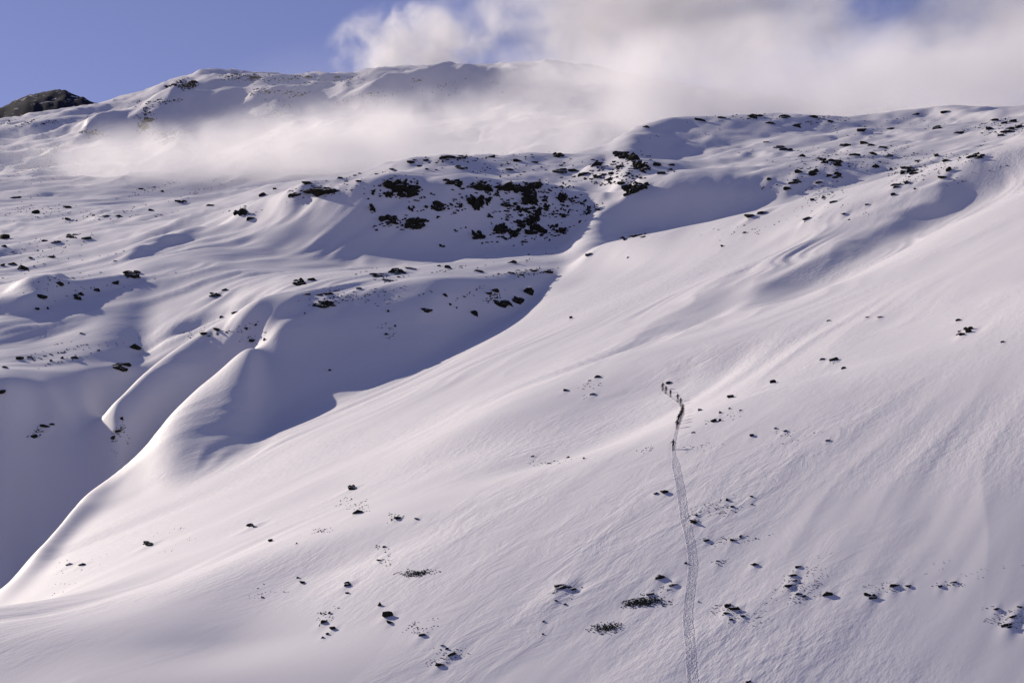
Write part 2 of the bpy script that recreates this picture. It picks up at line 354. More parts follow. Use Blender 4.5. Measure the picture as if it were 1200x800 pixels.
# loose stones too small to pick out: (x, y, spread x, spread y, how many, size in pixels)
SCATTER = [
 (1130,392,12,5,14,2),(980,425,18,8,8,1.6),(845,487,26,12,10,1.6),(920,508,26,8,12,1.5),(820,525,40,5,10,1.4),(765,525,25,4,8,1.5),(690,450,18,10,10,1.6),
 (415,592,16,10,26,1.8),(465,605,12,10,16,1.8),(372,621,16,4,14,1.8),(448,650,9,14,16,1.8),(487,672,18,4,40,2.0),(490,735,14,10,22,1.8),(525,770,18,14,24,1.8),(382,722,9,14,20,1.8),
 (665,695,22,9,16,1.6),(755,706,26,5,70,2.2),(755,700,18,8,14,1.8),(712,736,17,6,50,1.9),(780,690,14,6,12,1.6),(858,716,16,10,24,1.8),(846,596,36,7,34,1.7),(814,609,10,6,18,1.7),(858,632,36,5,26,1.7),
 (842,658,10,4,8,1.6),(937,688,22,18,60,1.7),(955,672,22,18,16,1.5),(1045,688,30,8,22,1.7),(1112,684,16,5,14,1.6),(1178,724,24,12,36,1.7),(1125,660,60,14,10,1.4),(640,540,36,5,14,1.5),(870,725,20,10,16,1.5),
 (315,695,26,9,10,1.5),(90,665,40,14,8,1.3),(195,625,30,12,8,1.3),(60,690,30,10,6,1.3),
 (50,420,48,8,46,2.0),(90,405,40,7,26,1.7),(140,505,9,22,22,1.7),(45,506,18,8,16,1.8),(270,390,45,7,40,1.7),(390,350,44,8,60,2.0),(455,322,34,7,40,2.0),(470,345,50,9,30,1.8),
 (570,345,24,10,36,2.2),(610,320,40,4,50,2.0),(530,312,30,5,20,1.8),(456,388,12,14,16,1.6),(640,310,30,12,16,1.6),(745,277,18,4,14,2.0),(880,270,40,12,24,1.7),(960,245,60,10,24,1.6),(1080,212,50,8,30,1.7),
 (470,222,36,10,70,2.2),(470,259,36,9,60,2.2),(600,222,60,10,110,2.2),(620,250,40,14,90,2.2),(610,272,44,9,80,2.2),(670,240,28,12,40,2.2),(520,243,26,8,36,2.0),
 (540,186,60,5,50,1.8),(600,196,60,5,40,1.6),(370,222,44,9,46,1.8),(440,208,40,6,24,1.6),(285,250,26,8,20,1.8),
 (735,198,44,16,110,2.0),(690,206,44,8,60,2.0),(750,215,16,12,30,2.0),(800,160,60,12,14,1.5),
 (960,190,60,16,90,1.8),(1030,185,50,12,80,1.7),(960,225,44,12,50,1.8),(1070,200,44,9,60,1.8),(1170,150,34,10,80,1.8),(950,140,50,5,50,1.7),(870,138,44,4,40,1.7),(1040,150,80,12,40,1.5),(1120,185,40,12,40,1.7),
 (100,252,60,8,70,1.8),(60,290,60,22,60,1.8),(30,245,40,12,30,1.6),(100,330,70,16,40,1.8),(200,222,70,9,50,1.5),(60,190,60,14,40,1.4),(150,180,60,12,24,1.3),
]
FAR_SCATTER = [(215,100,16,4,40,2.2),(285,90,30,2,24,1.8),(330,93,40,3,26,1.7),(170,140,10,16,30,1.8),(110,155,12,5,20,1.8),(310,108,14,5,14,1.8),(350,110,14,5,14,1.8),(320,125,30,10,12,1.6),
 (190,160,24,8,26,1.7),(400,95,40,4,16,1.6),(445,115,40,10,14,1.5),(520,98,50,14,14,1.5),(30,195,40,14,24,1.5),(60,175,40,8,18,1.5),(190,120,24,5,20,1.6),(40,145,34,3,16,1.6)]
ROCKS = []
for zn, lst in ZONES.items():
    for (px, py, w, h) in lst:
        p = pick(Z, px, py+0.35*h)
        k = p[1]/F
        vr = float(np.exp(0.22*math.sin(px*12.9+py*7.3)))      # no two the same size
        ROCKS.append(dict(zone=zn, px=px, py=py, x=p[0], y=p[1], w=w*k*vr, h=h*k*vr))
# snow banks up against the rocks and trails off with the wind
for r in ROCKS:
    L = max(r['w'], 0.3)
    L = min(L, 9.0)
    R = 5*L
    j0, j1 = np.searchsorted(Yr, [r['y']-R, r['y']+R])
    k = F/r['y']
    i0, i1 = np.searchsorted(cols, [r['px']-R*k, r['px']+R*k])
    if j1 <= j0 or i1 <= i0: continue
    dx = XX[j0:j1, i0:i1]-r['x']; dy = YY[j0:j1, i0:i1]-r['y']
    a = dx*wx+dy*wy; b = dx*wy-dy*wx
    la = np.where(a < 0, 2.4*L, 1.3*L)
    g = np.exp(-(a/la)**2-(b/(0.8*L))**2)
    Z[j0:j1, i0:i1] += 0.13*L*g - 0.10*L*np.exp(-((a+0.2*L)/(1.2*L))**2-((b-0.9*L)/(0.5*L))**2)

# ------------------------------------------------------------------ materials
def nt(name):
    m = bpy.data.materials.new(name); m.use_nodes = True
    t = m.node_tree; t.nodes.clear()
    o = t.nodes.new('ShaderNodeOutputMaterial'); return m, t, o
def N(t, typ, **kw):
    n = t.nodes.new(typ)
    for k, v in kw.items(): setattr(n, k, v)
    return n
def snow_material():
    m, t, o = nt('snow')
    b = N(t, 'ShaderNodeBsdfPrincipled')
    b.inputs['Roughness'].default_value = 0.65; b.inputs['Specular IOR Level'].default_value = 0.25
    tc = N(t, 'ShaderNodeTexCoord')
    mp = N(t, 'ShaderNodeMapping'); mp.inputs['Rotation'].default_value = (0, 0, math.radians(-60)); mp.vector_type = 'TEXTURE'
    mp.inputs['Rotation'].default_value = (0, 0, math.radians(60)); mp.inputs['Scale'].default_value = (6, 1, 1)
    t.links.new(tc.outputs['Object'], mp.inputs['Vector'])
    n1 = N(t, 'ShaderNodeTexNoise'); n1.inputs['Scale'].default_value = 0.7; n1.inputs['Detail'].default_value = 6
    n1.inputs['Roughness'].default_value = 0.6
    t.links.new(mp.outputs[0], n1.inputs['Vector'])
    n2 = N(t, 'ShaderNodeTexNoise'); n2.inputs['Scale'].default_value = 0.012; n2.inputs['Detail'].default_value = 4
    t.links.new(tc.outputs['Object'], n2.inputs['Vector'])
    r = N(t, 'ShaderNodeMapRange'); r.inputs[1].default_value = 0.45; r.inputs[2].default_value = 0.66
    r.inputs[3].default_value = 0.06; r.inputs[4].default_value = 1.0
    t.links.new(n2.outputs[0], r.inputs[0])
    mu = N(t, 'ShaderNodeMath', operation='MULTIPLY'); t.links.new(n1.outputs[0], mu.inputs[0]); t.links.new(r.outputs[0], mu.inputs[1])
    bp = N(t, 'ShaderNodeBump'); bp.inputs['Strength'].default_value = 0.5; bp.inputs['Distance'].default_value = 0.6
    # broader wind crust, in patches of its own
    mp3 = N(t, 'ShaderNodeMapping', vector_type='TEXTURE'); mp3.inputs['Rotation'].default_value = (0, 0, math.radians(52)); mp3.inputs['Scale'].default_value = (3.2, 1, 1)
    t.links.new(tc.outputs['Object'], mp3.inputs['Vector'])
    n3 = N(t, 'ShaderNodeTexNoise'); n3.inputs['Scale'].default_value = 0.16; n3.inputs['Detail'].default_value = 5; n3.inputs['Roughness'].default_value = 0.6; n3.inputs['Distortion'].default_value = 0.6
    t.links.new(mp3.outputs[0], n3.inputs['Vector'])
    n4 = N(t, 'ShaderNodeTexNoise'); n4.inputs['Scale'].default_value = 0.02; n4.inputs['Detail'].default_value = 3
    t.links.new(mp3.outputs[0], n4.inputs['Vector'])
    r4 = N(t, 'ShaderNodeMapRange'); r4.inputs[1].default_value = 0.5; r4.inputs[2].default_value = 0.68; r4.inputs[3].default_value = 0.05; r4.inputs[4].default_value = 1.0
    t.links.new(n4.outputs[0], r4.inputs[0])
    m4_ = N(t, 'ShaderNodeMath', operation='MULTIPLY'); t.links.new(n3.outputs[0], m4_.inputs[0]); t.links.new(r4.outputs[0], m4_.inputs[1])
    bp3 = N(t, 'ShaderNodeBump'); bp3.inputs['Strength'].default_value = 0.34; bp3.inputs['Distance'].default_value = 1.5
    t.links.new(m4_.outputs[0], bp3.inputs['Height']); t.links.new(bp3.outputs[0], bp.inputs['Normal'])
    t.links.new(mu.outputs[0], bp.inputs['Height']); t.links.new(bp.outputs[0], b.inputs['Normal'])
    cr = N(t, 'ShaderNodeValToRGB'); cr.color_ramp.elements[0].color = (0.80, 0.79, 0.80, 1); cr.color_ramp.elements[1].color = (0.88, 0.87, 0.885, 1)
    t.links.new(n2.outputs[0], cr.inputs[0]); t.links.new(cr.outputs[0], b.inputs['Base Color'])
    t.links.new(b.outputs[0], o.inputs['Surface'])
    return m
SNOW = snow_material()

# ------------------------------------------------------------------ terrain meshes
def tag(o, label=None, cat=None, group=None, kind=None):
    if label: o['label'] = label
    if cat: o['category'] = cat
    if group: o['group'] = group
    if kind: o['kind'] = kind
    return o
def grid_obj(name, j0, j1, mat, label, cat):
    V = np.stack([XX[j0:j1], YY[j0:j1], Z[j0:j1]], -1).reshape(-1, 3)
    nr = j1-j0
    idx = np.arange(nr*NC).reshape(nr, NC)
    q = np.stack([idx[:-1, :-1], idx[:-1, 1:], idx[1:, 1:], idx[1:, :-1]], -1).reshape(-1, 4)
    me = bpy.data.meshes.new(name)
    me.vertices.add(len(V)); me.vertices.foreach_set('co', V.ravel())
    me.loops.add(q.size); me.loops.foreach_set('vertex_index', q.ravel())
    me.polygons.add(len(q)); me.polygons.foreach_set('loop_start', np.arange(0, q.size, 4)); me.polygons.foreach_set('loop_total', np.full(len(q), 4))
    me.polygons.foreach_set('use_smooth', np.ones(len(q), bool))
    me.update(); me.validate()
    ob = bpy.data.objects.new(name, me); C.objects.link(ob); me.materials.append(mat)
    tag(ob, label, cat, kind='structure')
    return ob
#@@DETAIL
def rock_material():
    m, t, o = nt('dark_rock')
    b = N(t, 'ShaderNodeBsdfPrincipled'); b.inputs['Roughness'].default_value = 0.9; b.inputs['Specular IOR Level'].default_value = 0.08
    g = N(t, 'ShaderNodeNewGeometry')
    n1 = N(t, 'ShaderNodeTexNoise'); n1.inputs['Scale'].default_value = 0.8; n1.inputs['Detail'].default_value = 5
    t.links.new(g.outputs['Position'], n1.inputs['Vector'])
    cr = N(t, 'ShaderNodeValToRGB'); e = cr.color_ramp.elements
    e[0].position = 0.35; e[0].color = (0.018, 0.016, 0.016, 1); e[1].position = 0.7; e[1].color = (0.05, 0.043, 0.04, 1)
    k = e.new(0.55); k.color = (0.028, 0.028, 0.017, 1)
    t.links.new(n1.outputs[0], cr.inputs[0])
    sp = N(t, 'ShaderNodeSeparateXYZ'); t.links.new(g.outputs['True Normal'], sp.inputs[0])
    ad = N(t, 'ShaderNodeMath', operation='MULTIPLY_ADD'); t.links.new(n1.outputs[0], ad.inputs[0]); ad.inputs[1].default_value = 0.7
    t.links.new(sp.outputs[2], ad.inputs[2])
    r = N(t, 'ShaderNodeMapRange'); r.inputs[1].default_value = 1.17; r.inputs[2].default_value = 1.27
    t.links.new(ad.outputs[0], r.inputs[0])
    mx = N(t, 'ShaderNodeMix', data_type='RGBA'); t.links.new(r.outputs[0], mx.inputs[0]); t.links.new(cr.outputs[0], mx.inputs[6]); mx.inputs[7].default_value = (0.82, 0.81, 0.83, 1)
    t.links.new(mx.outputs[2], b.inputs['Base Color'])
    n2 = N(t, 'ShaderNodeTexNoise'); n2.inputs['Scale'].default_value = 3.0; n2.inputs['Detail'].default_value = 4
    t.links.new(g.outputs['Position'], n2.inputs['Vector'])
    bp = N(t, 'ShaderNodeBump'); bp.inputs['Distance'].default_value = 0.2; t.links.new(n2.outputs[0], bp.inputs['Height']); t.links.new(bp.outputs[0], b.inputs['Normal'])
    t.links.new(b.outputs[0], o.inputs['Surface'])
    return m
ROCK = rock_material()
def rocky_snow_material():
    m, t, o = nt('rocky_snow')
    b = N(t, 'ShaderNodeBsdfPrincipled'); b.inputs['Roughness'].default_value = 0.95; b.inputs['Specular IOR Level'].default_value = 0.02
    g = N(t, 'ShaderNodeNewGeometry')
    n1 = N(t, 'ShaderNodeTexNoise'); n1.inputs['Scale'].default_value = 0.03; n1.inputs['Detail'].default_value = 6; n1.inputs['Roughness'].default_value = 0.65
    t.links.new(g.outputs['Position'], n1.inputs['Vector'])
    cr = N(t, 'ShaderNodeValToRGB'); e = cr.color_ramp.elements
    e[0].position = 0.60; e[0].color = (0.028, 0.032, 0.048, 1); e[1].position = 0.635; e[1].color = (0.80, 0.79, 0.81, 1)
    t.links.new(n1.outputs[0], cr.inputs[0]); t.links.new(cr.outputs[0], b.inputs['Base Color'])
    t.links.new(b.outputs[0], o.inputs['Surface']); return m
def plain(name, col, rough=0.7, metal=0.0):
    m, t, o = nt(name)
    b = N(t, 'ShaderNodeBsdfPrincipled'); b.inputs['Roughness'].default_value = rough; b.inputs['Metallic'].default_value = metal
    n1 = N(t, 'ShaderNodeTexNoise'); n1.inputs['Scale'].default_value = 14; n1.inputs['Detail'].default_value = 3
    mx = N(t, 'ShaderNodeMix', data_type='RGBA', blend_type='MULTIPLY'); mx.inputs[0].default_value = 0.4
    mx.inputs[6].default_value = (*col, 1); t.links.new(n1.outputs[0], mx.inputs[7])
    t.links.new(mx.outputs[2], b.inputs['Base Color']); t.links.new(b.outputs[0], o.inputs['Surface']); return m

jh = int(np.searchsorted(Yr, 2420)); jp = int(np.searchsorted(Yr, 5050))
grid_obj('snow_slope', 0, jh+1, SNOW, 'wind-packed snow slopes and ridges crossed by a ski track', 'slope')
grid_obj('mountain', jh, jp+1, SNOW, 'far snow-covered mountain behind the bank of fog', 'mountain')
grid_obj('mountain_peak', jp, NR, rocky_snow_material(), 'dark rocky peak showing beyond the far snowy mountain', 'mountain')

# ------------------------------------------------------------------ ski track
def poly_mesh(name, V, faces, mat, smooth=False):
    me = bpy.data.meshes.new(name); me.from_pydata([tuple(v) for v in V], [], faces)
    if smooth: me.polygons.foreach_set('use_smooth', np.ones(len(me.polygons), bool))
    me.materials.append(mat); me.update(); return me
tdx = np.gradient(TRK[:, 0]); tdy = np.gradient(TRK[:, 1]); tn = np.hypot(tdx, tdy); tdx /= tn; tdy /= tn
tlen = np.concatenate([[0], np.cumsum(np.hypot(*np.diff(TRK, axis=0).T))])
q = np.arange(0, tlen[-1], 0.14)
cx = np.interp(q, tlen, TRK[:, 0]); cy = np.interp(q, tlen, TRK[:, 1]); ex = np.interp(q, tlen, tdx); ey = np.interp(q, tlen, tdy)
NS = 17
off = np.linspace(-0.72, 0.72, NS)
wob = 0.08*gnoise(q/1.3, q*0, 77) + 0.06*gnoise(q/5, q*0, 78)
lk = int(np.argmin(np.hypot(cx-29.8, cy-317))); wdt = 1.12-0.6*sstep(q[lk]-3, q[lk]+4, q)
SX = cx[:, None] + (off[None, :]*(1+wob[:, None])*wdt[:, None])*ey[:, None]; SY = cy[:, None] - off[None, :]*(1+wob[:, None])*wdt[:, None]*ex[:, None]
SZ = ground(Z, SX, SY) + 0.035
sl = q[:, None] + 0*off[None, :]
lastk = int(np.argmin(np.hypot(cx-29.8, cy-317))); up = sstep(lastk*0.14-3, lastk*0.14+3, q)[:, None]      # fresher and fainter above the last skier
SZ += (1-0.5*up)*0.022*gnoise(sl/0.5, off[None, :]/0.3+0*sl, 5) + 0.011*rng.normal(size=SZ.shape)
SZ -= 0.006*np.exp(-((np.abs(off)[None, :]-0.22)/0.09)**2)
holes = (rng.random(SZ.shape) < 0.16+0.12*np.abs(off)[None, :]) & (np.abs(off)[None, :] > 0.05) & (np.abs(off)[None, :] < 0.7)
SZ -= 0.028*holes*(1-0.8*up)
lumps = (rng.random(SZ.shape) < 0.18) & (np.abs(off)[None, :] > 0.1)
SZ += 0.018*lumps*(1-0.8*up)
SZ[:, 0] -= 0.12; SZ[:, -1] -= 0.12
V = np.stack([SX, SY, SZ], -1).reshape(-1, 3)
idx = np.arange(len(q)*NS).reshape(len(q), NS)
fq = np.stack([idx[:-1, :-1], idx[:-1, 1:], idx[1:, 1:], idx[1:, :-1]], -1).reshape(-1, 4).tolist()
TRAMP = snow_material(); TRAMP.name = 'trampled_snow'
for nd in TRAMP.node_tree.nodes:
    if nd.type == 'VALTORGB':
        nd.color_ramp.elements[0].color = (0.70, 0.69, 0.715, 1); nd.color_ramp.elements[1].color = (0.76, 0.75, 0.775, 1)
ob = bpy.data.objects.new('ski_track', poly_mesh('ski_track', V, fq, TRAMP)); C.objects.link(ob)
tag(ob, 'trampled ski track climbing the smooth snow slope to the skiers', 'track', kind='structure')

# ------------------------------------------------------------------ rocks
def hull(n, seed, flat=0.8):
    r = np.random.default_rng(seed)
    p = r.normal(size=(n, 3)); p /= np.linalg.norm(p, axis=1)[:, None]
    p *= (0.5*(0.72+0.5*r.random(n)))[:, None]
    p[:, 2] *= flat
    bm = bmesh.new()
    for v in p: bm.verts.new(v)
    bmesh.ops.convex_hull(bm, input=bm.verts)
    bmesh.ops.delete(bm, geom=[v for v in bm.verts if not v.link_faces], context='VERTS')
    bm.verts.ensure_lookup_table(); bm.verts.index_update()
    Vh = np.array([v.co[:] for v in bm.verts]); Fh = [[v.index for v in f.verts] for f in bm.faces]
    bm.free(); return Vh, Fh
HULLS = [hull(26, 100+i, 0.9) for i in range(10)]
SMALL = [hull(12, 200+i, 0.9) for i in range(10)]
def rotz(Vh, a):
    c, s_ = math.cos(a), math.sin(a)
    return np.stack([Vh[:, 0]*c-Vh[:, 1]*s_, Vh[:, 0]*s_+Vh[:, 1]*c, Vh[:, 2]], 1)
RMESH = [poly_mesh('rock', V_, F_, ROCK) for V_, F_ in HULLS]
def place_text(r):
    """which neighbourhood a rock belongs to, told by what it stands on and near"""
    z, px, py = r['zone'], r['px'], r['py']
    dt = float(np.hypot(TRK[:, 0]-r['x'], TRK[:, 1]-r['y']).min())
    if z == 'slope':
        if dt < 5: return 'close beside the ski track'
        if 690 < px < 800 and 660 < py < 750: return 'among the low shrubs below the skiers'
        if 800 <= px < 900 and py < 520: return 'just uphill of the line of skiers'
        if 900 <= px and py < 530: return 'high on the smooth slope above the skiers'
        if px >= 800 and py < 650: return 'in the stony strip across the track from the boulder'
        if px >= 910 and py < 705 and px < 985: return 'in the dense stone patch above the small snow step'
        if px >= 985: return 'along the small snow step far from the track'
        if px >= 800: return 'in the loose group by the lower ski track'
        if px < 330: return 'on the wind-streaked slope next to the deep gully'
        if py < 480: return 'on the smooth slope between the track and the shaded bowl'
        if py < 560: return 'in the thin row of stones level with the last skier'
        if px < 500 and py < 665: return 'on the slope between the gully and the row of shrubs'
        if px < 560: return 'downhill of the narrow row of shrubs'
        return 'on the slope between the two shrub patches'
    if z == 'shoulder':
        if px > 680: return 'on the lip of the ski slope before the plateau'
        if py > 480: return 'in the deep shaded gully'
        if px > 480 and py > 330: return 'in the shaded bowl under the snow shoulder'
        if px < 170: return 'on the snow edge above the deep gully'
        if px < 330: return 'along the snow rib over the gully'
        return 'on the sunny top of the snow shoulder'
    if z == 'wall':
        if px < 530 and py < 235: return 'on the upper rim of the shaded hillside'
        if px < 530: return 'low on the shaded hillside beside the open snow'
        if py < 228: return 'along the top band of the shaded hillside'
        if px > 645: return 'at the plateau end of the shaded hillside'
        if py < 255: return 'in the middle band of the shaded hillside'
        return 'in the lowest band of the shaded hillside'
    if z == 'crest':
        if px > 690 and py < 205: return 'on top of the rocky hump beside the plateau'
        if px > 640: return 'on the flank of the rocky hump beside the plateau'
        if px > 440: return 'along the ridge crest against the fog'
        return 'on the streaked snow rise before the fog'
    if z == 'plateau':
        if px > 1090 and py < 165: return 'in the rock field near the plateau top'
        if py < 160: return 'along the plateau skyline under the cloud'
        if py > 197: return 'in the shaded hollow behind the ski slope lip'
        if px > 1035: return 'on the plateau just beyond the ski slope lip'
        return 'on the rolling middle of the snowy plateau'
    if z == 'mountain': return 'on the far mountain above the fog'
    if py < 262: return 'on the snowfield at the foot of the low mound'
    if py > 318: return 'along the narrow shaded drift on the snowfield'
    return 'on the open snowfield above the narrow drift'
SPECIAL = {
 (779,576): 'blocky dark boulder standing right beside the ski track',
 (784,447): 'dark rock at the top of the ski track above the leading skier',
 (1136,387): 'long dark rock outcrop lying alone high on the smooth slope',
 (379,357): 'widest black rock on the edge of the snow shoulder',
 (590,356): 'large black rock in the shaded bowl under the snow shoulder',
 (745,275): 'wide low dark rock on the lip of the ski slope',
 (653,182): 'single dark boulder standing out on the snowy ridge skyline',
 (931,213): 'broad moss-dark rock in the shaded hollow of the plateau',
 (560,277): 'dark boulder at the foot of the shaded rocky hillside, apart from the others',
 (773,676): 'round black boulder above the low shrubs by the ski track',
 (455,719): 'tall dark boulder with smaller stones at its foot on the lower slope',
 (222,98): 'dark cliff on the skyline of the far mountain',
 (2,459): 'dark rock in the shaded gully under the snow shoulder',
 (857,464): 'pointed dark boulder just uphill of the line of skiers',
}
ROCKS.append(dict(zone='slope', px=784, py=447, w=0, h=0))
pp = pick(Z, 784, 449); ROCKS[-1].update(x=pp[0], y=pp[1], w=8*pp[1]/F, h=5.5*pp[1]/F)
for r in ROCKS: r['area'] = (r['w']*r['h'])*(F/r['y'])**2 + (1000 if (r['px'], r['py']) in SPECIAL else 0)
ROCKS.sort(key=lambda r: -r['area'])
BIG, REST = ROCKS[:290], ROCKS[290:]
for n, r in enumerate(BIG):
    k = F/r['y']; wpx = r['w']*k; hpx = r['h']*k
    rr = np.random.default_rng(n+900)
    ratio = wpx/hpx
    if wpx >= 12 or r['zone'] == 'wall':
        # an outcrop: several blocks grown together, each seated on the snow surface
        wl_ = r['zone'] in ('wall', 'crest') and hpx >= 6
        cnt = int(np.clip(wpx*hpx/(10 if wl_ else 14), 3, 15 if wl_ else 12)); blocks = []
        base = pick(Z, r['px'], r['py']+0.35*hpx)
        for c_ in range(cnt):
            ux, uy = rr.uniform(-0.40, 0.40), rr.uniform(-0.36, 0.36)
            if ux*ux*4+uy*uy*4 > 0.75: ux *= 0.7; uy *= 0.7
            p = pick(Z, r['px']+ux*wpx, r['py']+uy*hpx)
            if c_ and abs(p[1]-base[1]) > 60: continue
            if c_ == 0: p = base
            sx_ = rr.uniform(0.30, 0.55)*wpx*p[1]/F*(1.0 if cnt < 6 else 0.75); sz_ = rr.uniform(0.45, 0.9)*hpx*p[1]/F*(1.0 if cnt < 6 else 0.72)
            if wl_: q_ = rr.lognormal(0, 0.35); sx_ = min(sx_*0.62*q_, 0.5*wpx*p[1]/F); sz_ = sz_*1.05*q_
            Vh, Fh = HULLS[rr.integers(10)]
            Vh = rotz(Vh, rr.uniform(0, 6.28))*np.array([sx_*1.6, max(sx_, sz_)*0.9, sz_*1.45])
            if wl_: Vh[:, 0] *= 1 + 0.55*np.sign(Vh[:, 2])*np.minimum(np.abs(Vh[:, 2])/max(sz_, .01), 1)
            sh = rr.uniform(-0.9, 0.9); Vh[:, 0] += sh*Vh[:, 2]
            blocks.append((Vh+p-base, Fh))
        ob = bpy.data.objects.new('rock', poly_mesh('rock', *blocks[0], ROCK)); ob.location = base
        for bl in blocks[1:]:
            o_ = bpy.data.objects.new('block', poly_mesh('block', *bl, ROCK)); C.objects.link(o_); o_.parent = ob
    else:
        ob = bpy.data.objects.new('rock', RMESH[n % 10])
        gz = float(ground(Z, np.array(r['x']), np.array(r['y'])))
        ob.location = (r['x'], r['y'], gz+0.08*r['h'])
        ob.scale = (r['w']*1.35, max(r['w']*0.7, r['h']), r['h']*1.2)
        ob.rotation_euler = (rr.uniform(-0.25, 0.25), rr.uniform(-0.25, 0.25), rr.uniform(-0.1, 0.7) + (0 if rr.random() < 0.5 else math.pi))
    C.objects.link(ob)
    zt = place_text(r); gt = 'rocks ' + zt
    key = (r['px'], r['py'])
    if key in SPECIAL: tag(ob, SPECIAL[key], 'rock', gt)
    else:
        shp = 'low flat' if ratio > 2.6 else ('upright' if ratio < 1.35 else 'blocky')
        siz = 'large' if wpx*hpx > 110 else ('mid-sized' if wpx*hpx > 34 else 'small')
        tag(ob, f'{siz} {shp} dark rock {zt}', 'rock', f'{siz} {shp} {gt}')
def scatter(name, items, label, seed, extra=()):
    r = np.random.default_rng(seed); VV, FF = [], []; nv = 0
    todo = [(e['px'], e['py'], e['w']*F/e['y'], e['h']*F/e['y']) for e in extra]
    for (px, py, sx_, sy_, n, sz) in items:
        # stones lie in short rows along the wind rather than evenly
        near_ = py > 430; rocky_ = (430 < px < 790 and 185 < py < 285)
        kk = max(1, n//(2 if near_ else 4)); sz = sz*(0.8 if near_ else (1.35 if rocky_ else 0.95))
        for _ in range(kk):
            ax, ay = px+r.normal()*sx_*0.5, py+r.normal()*sy_*0.5
            for _ in range(5):
                d = r.normal()*sx_*0.22
                todo.append((ax+d, ay-0.3*d+r.normal()*sy_*0.12, sz*r.lognormal(0, 0.4), sz*0.6*r.lognormal(0, 0.3)))
    for (px, py, w, h) in todo:
        if not (-60 < px < 1260): continue
        p = pick(Z, px, py); k = p[1]/F
        if p[1] > 6000: continue
        Vh, Fh = SMALL[r.integers(10)]
        Vh = rotz(Vh, r.uniform(0, 6.28))*np.array([w*k*1.2, max(w*0.8, h)*k, h*k*1.5]) + p + np.array([0, 0, 0.1*h*k])
        VV.append(Vh); FF += [[i+nv for i in f] for f in Fh]; nv += len(Vh)
    ob = bpy.data.objects.new(name, poly_mesh(name, np.concatenate(VV), FF, ROCK)); C.objects.link(ob)
    tag(ob, label, 'stones', kind='stuff')
scatter('loose_stones', SCATTER, 'small dark stones scattered in the snow around the larger rocks', 5, REST)
scatter('distant_rocks', [(a, b, c, d, 3*e_, f_) for (a, b, c, d, e_, f_) in FAR_SCATTER], 'specks of bare rock on the far mountain', 6)

# low shrubs poking through the snow
LEAF = plain('shrub_leaf', (0.045, 0.05, 0.018), 0.8)
def shrub(px, py, w, h, n, label):
    base = pick(Z, px, py); VV, FF = [], []; r = np.random.default_rng(int(px))
    for i in range(n):
        ux = np.clip(r.normal()*0.24, -0.5, 0.5); uy = np.clip(r.normal()*0.22, -0.5, 0.5)
        p = pick(Z, px+ux*w, py+uy*h-0.12*ux*w); L = r.uniform(0.15, 0.45)
        d = r.normal(size=3); d[2] = abs(d[2])*1.2+0.3; d /= np.linalg.norm(d)
        s_ = np.cross(d, r.normal(size=3)); s_ /= np.linalg.norm(s_)
        b_ = p-base; k = len(VV)
        VV += [b_, b_+d*L*0.5+s_*L*0.3, b_+d*L, b_+d*L*0.5-s_*L*0.3]; FF.append([k, k+1, k+2, k+3])
    ob = bpy.data.objects.new('shrub', poly_mesh('shrub', VV, FF, LEAF)); ob.location = base; C.objects.link(ob)
    tag(ob, label, 'shrub', 'low shrubs on the slope')
shrub(752, 706, 46, 11, 420, 'widest patch of low olive shrubs just left of the ski track')
shrub(712, 736, 30, 10, 220, 'slanting strip of low dark shrubs below the wider olive patch')
shrub(487, 672, 32, 7, 200, 'narrow row of olive shrubs alone in the middle of the slope')

# ------------------------------------------------------------------ skiers
def skin_mesh(name, verts, edges, radii, mat, root=0, sub=1):
    me = bpy.data.meshes.new('tmp'); me.from_pydata(verts, edges, [])
    ob = bpy.data.objects.new('tmp', me); C.objects.link(ob)
    ob.modifiers.new('skin', 'SKIN')
    me.skin_vertices.new() if not me.skin_vertices else None
    sk = me.skin_vertices[0].data
    for i, r in enumerate(radii):
        sk[i].radius = r if isinstance(r, tuple) else (r, r); sk[i].use_root = (i == root)
    ss = ob.modifiers.new('sub', 'SUBSURF'); ss.levels = sub; ss.render_levels = sub
    dg = bpy.context.evaluated_depsgraph_get()
    out = bpy.data.meshes.new_from_object(ob.evaluated_get(dg))
    bpy.data.objects.remove(ob); bpy.data.meshes.remove(me)
    out.name = name; out.materials.clear(); out.materials.append(mat)
    out.polygons.foreach_set('use_smooth', np.ones(len(out.polygons), bool))
    return out
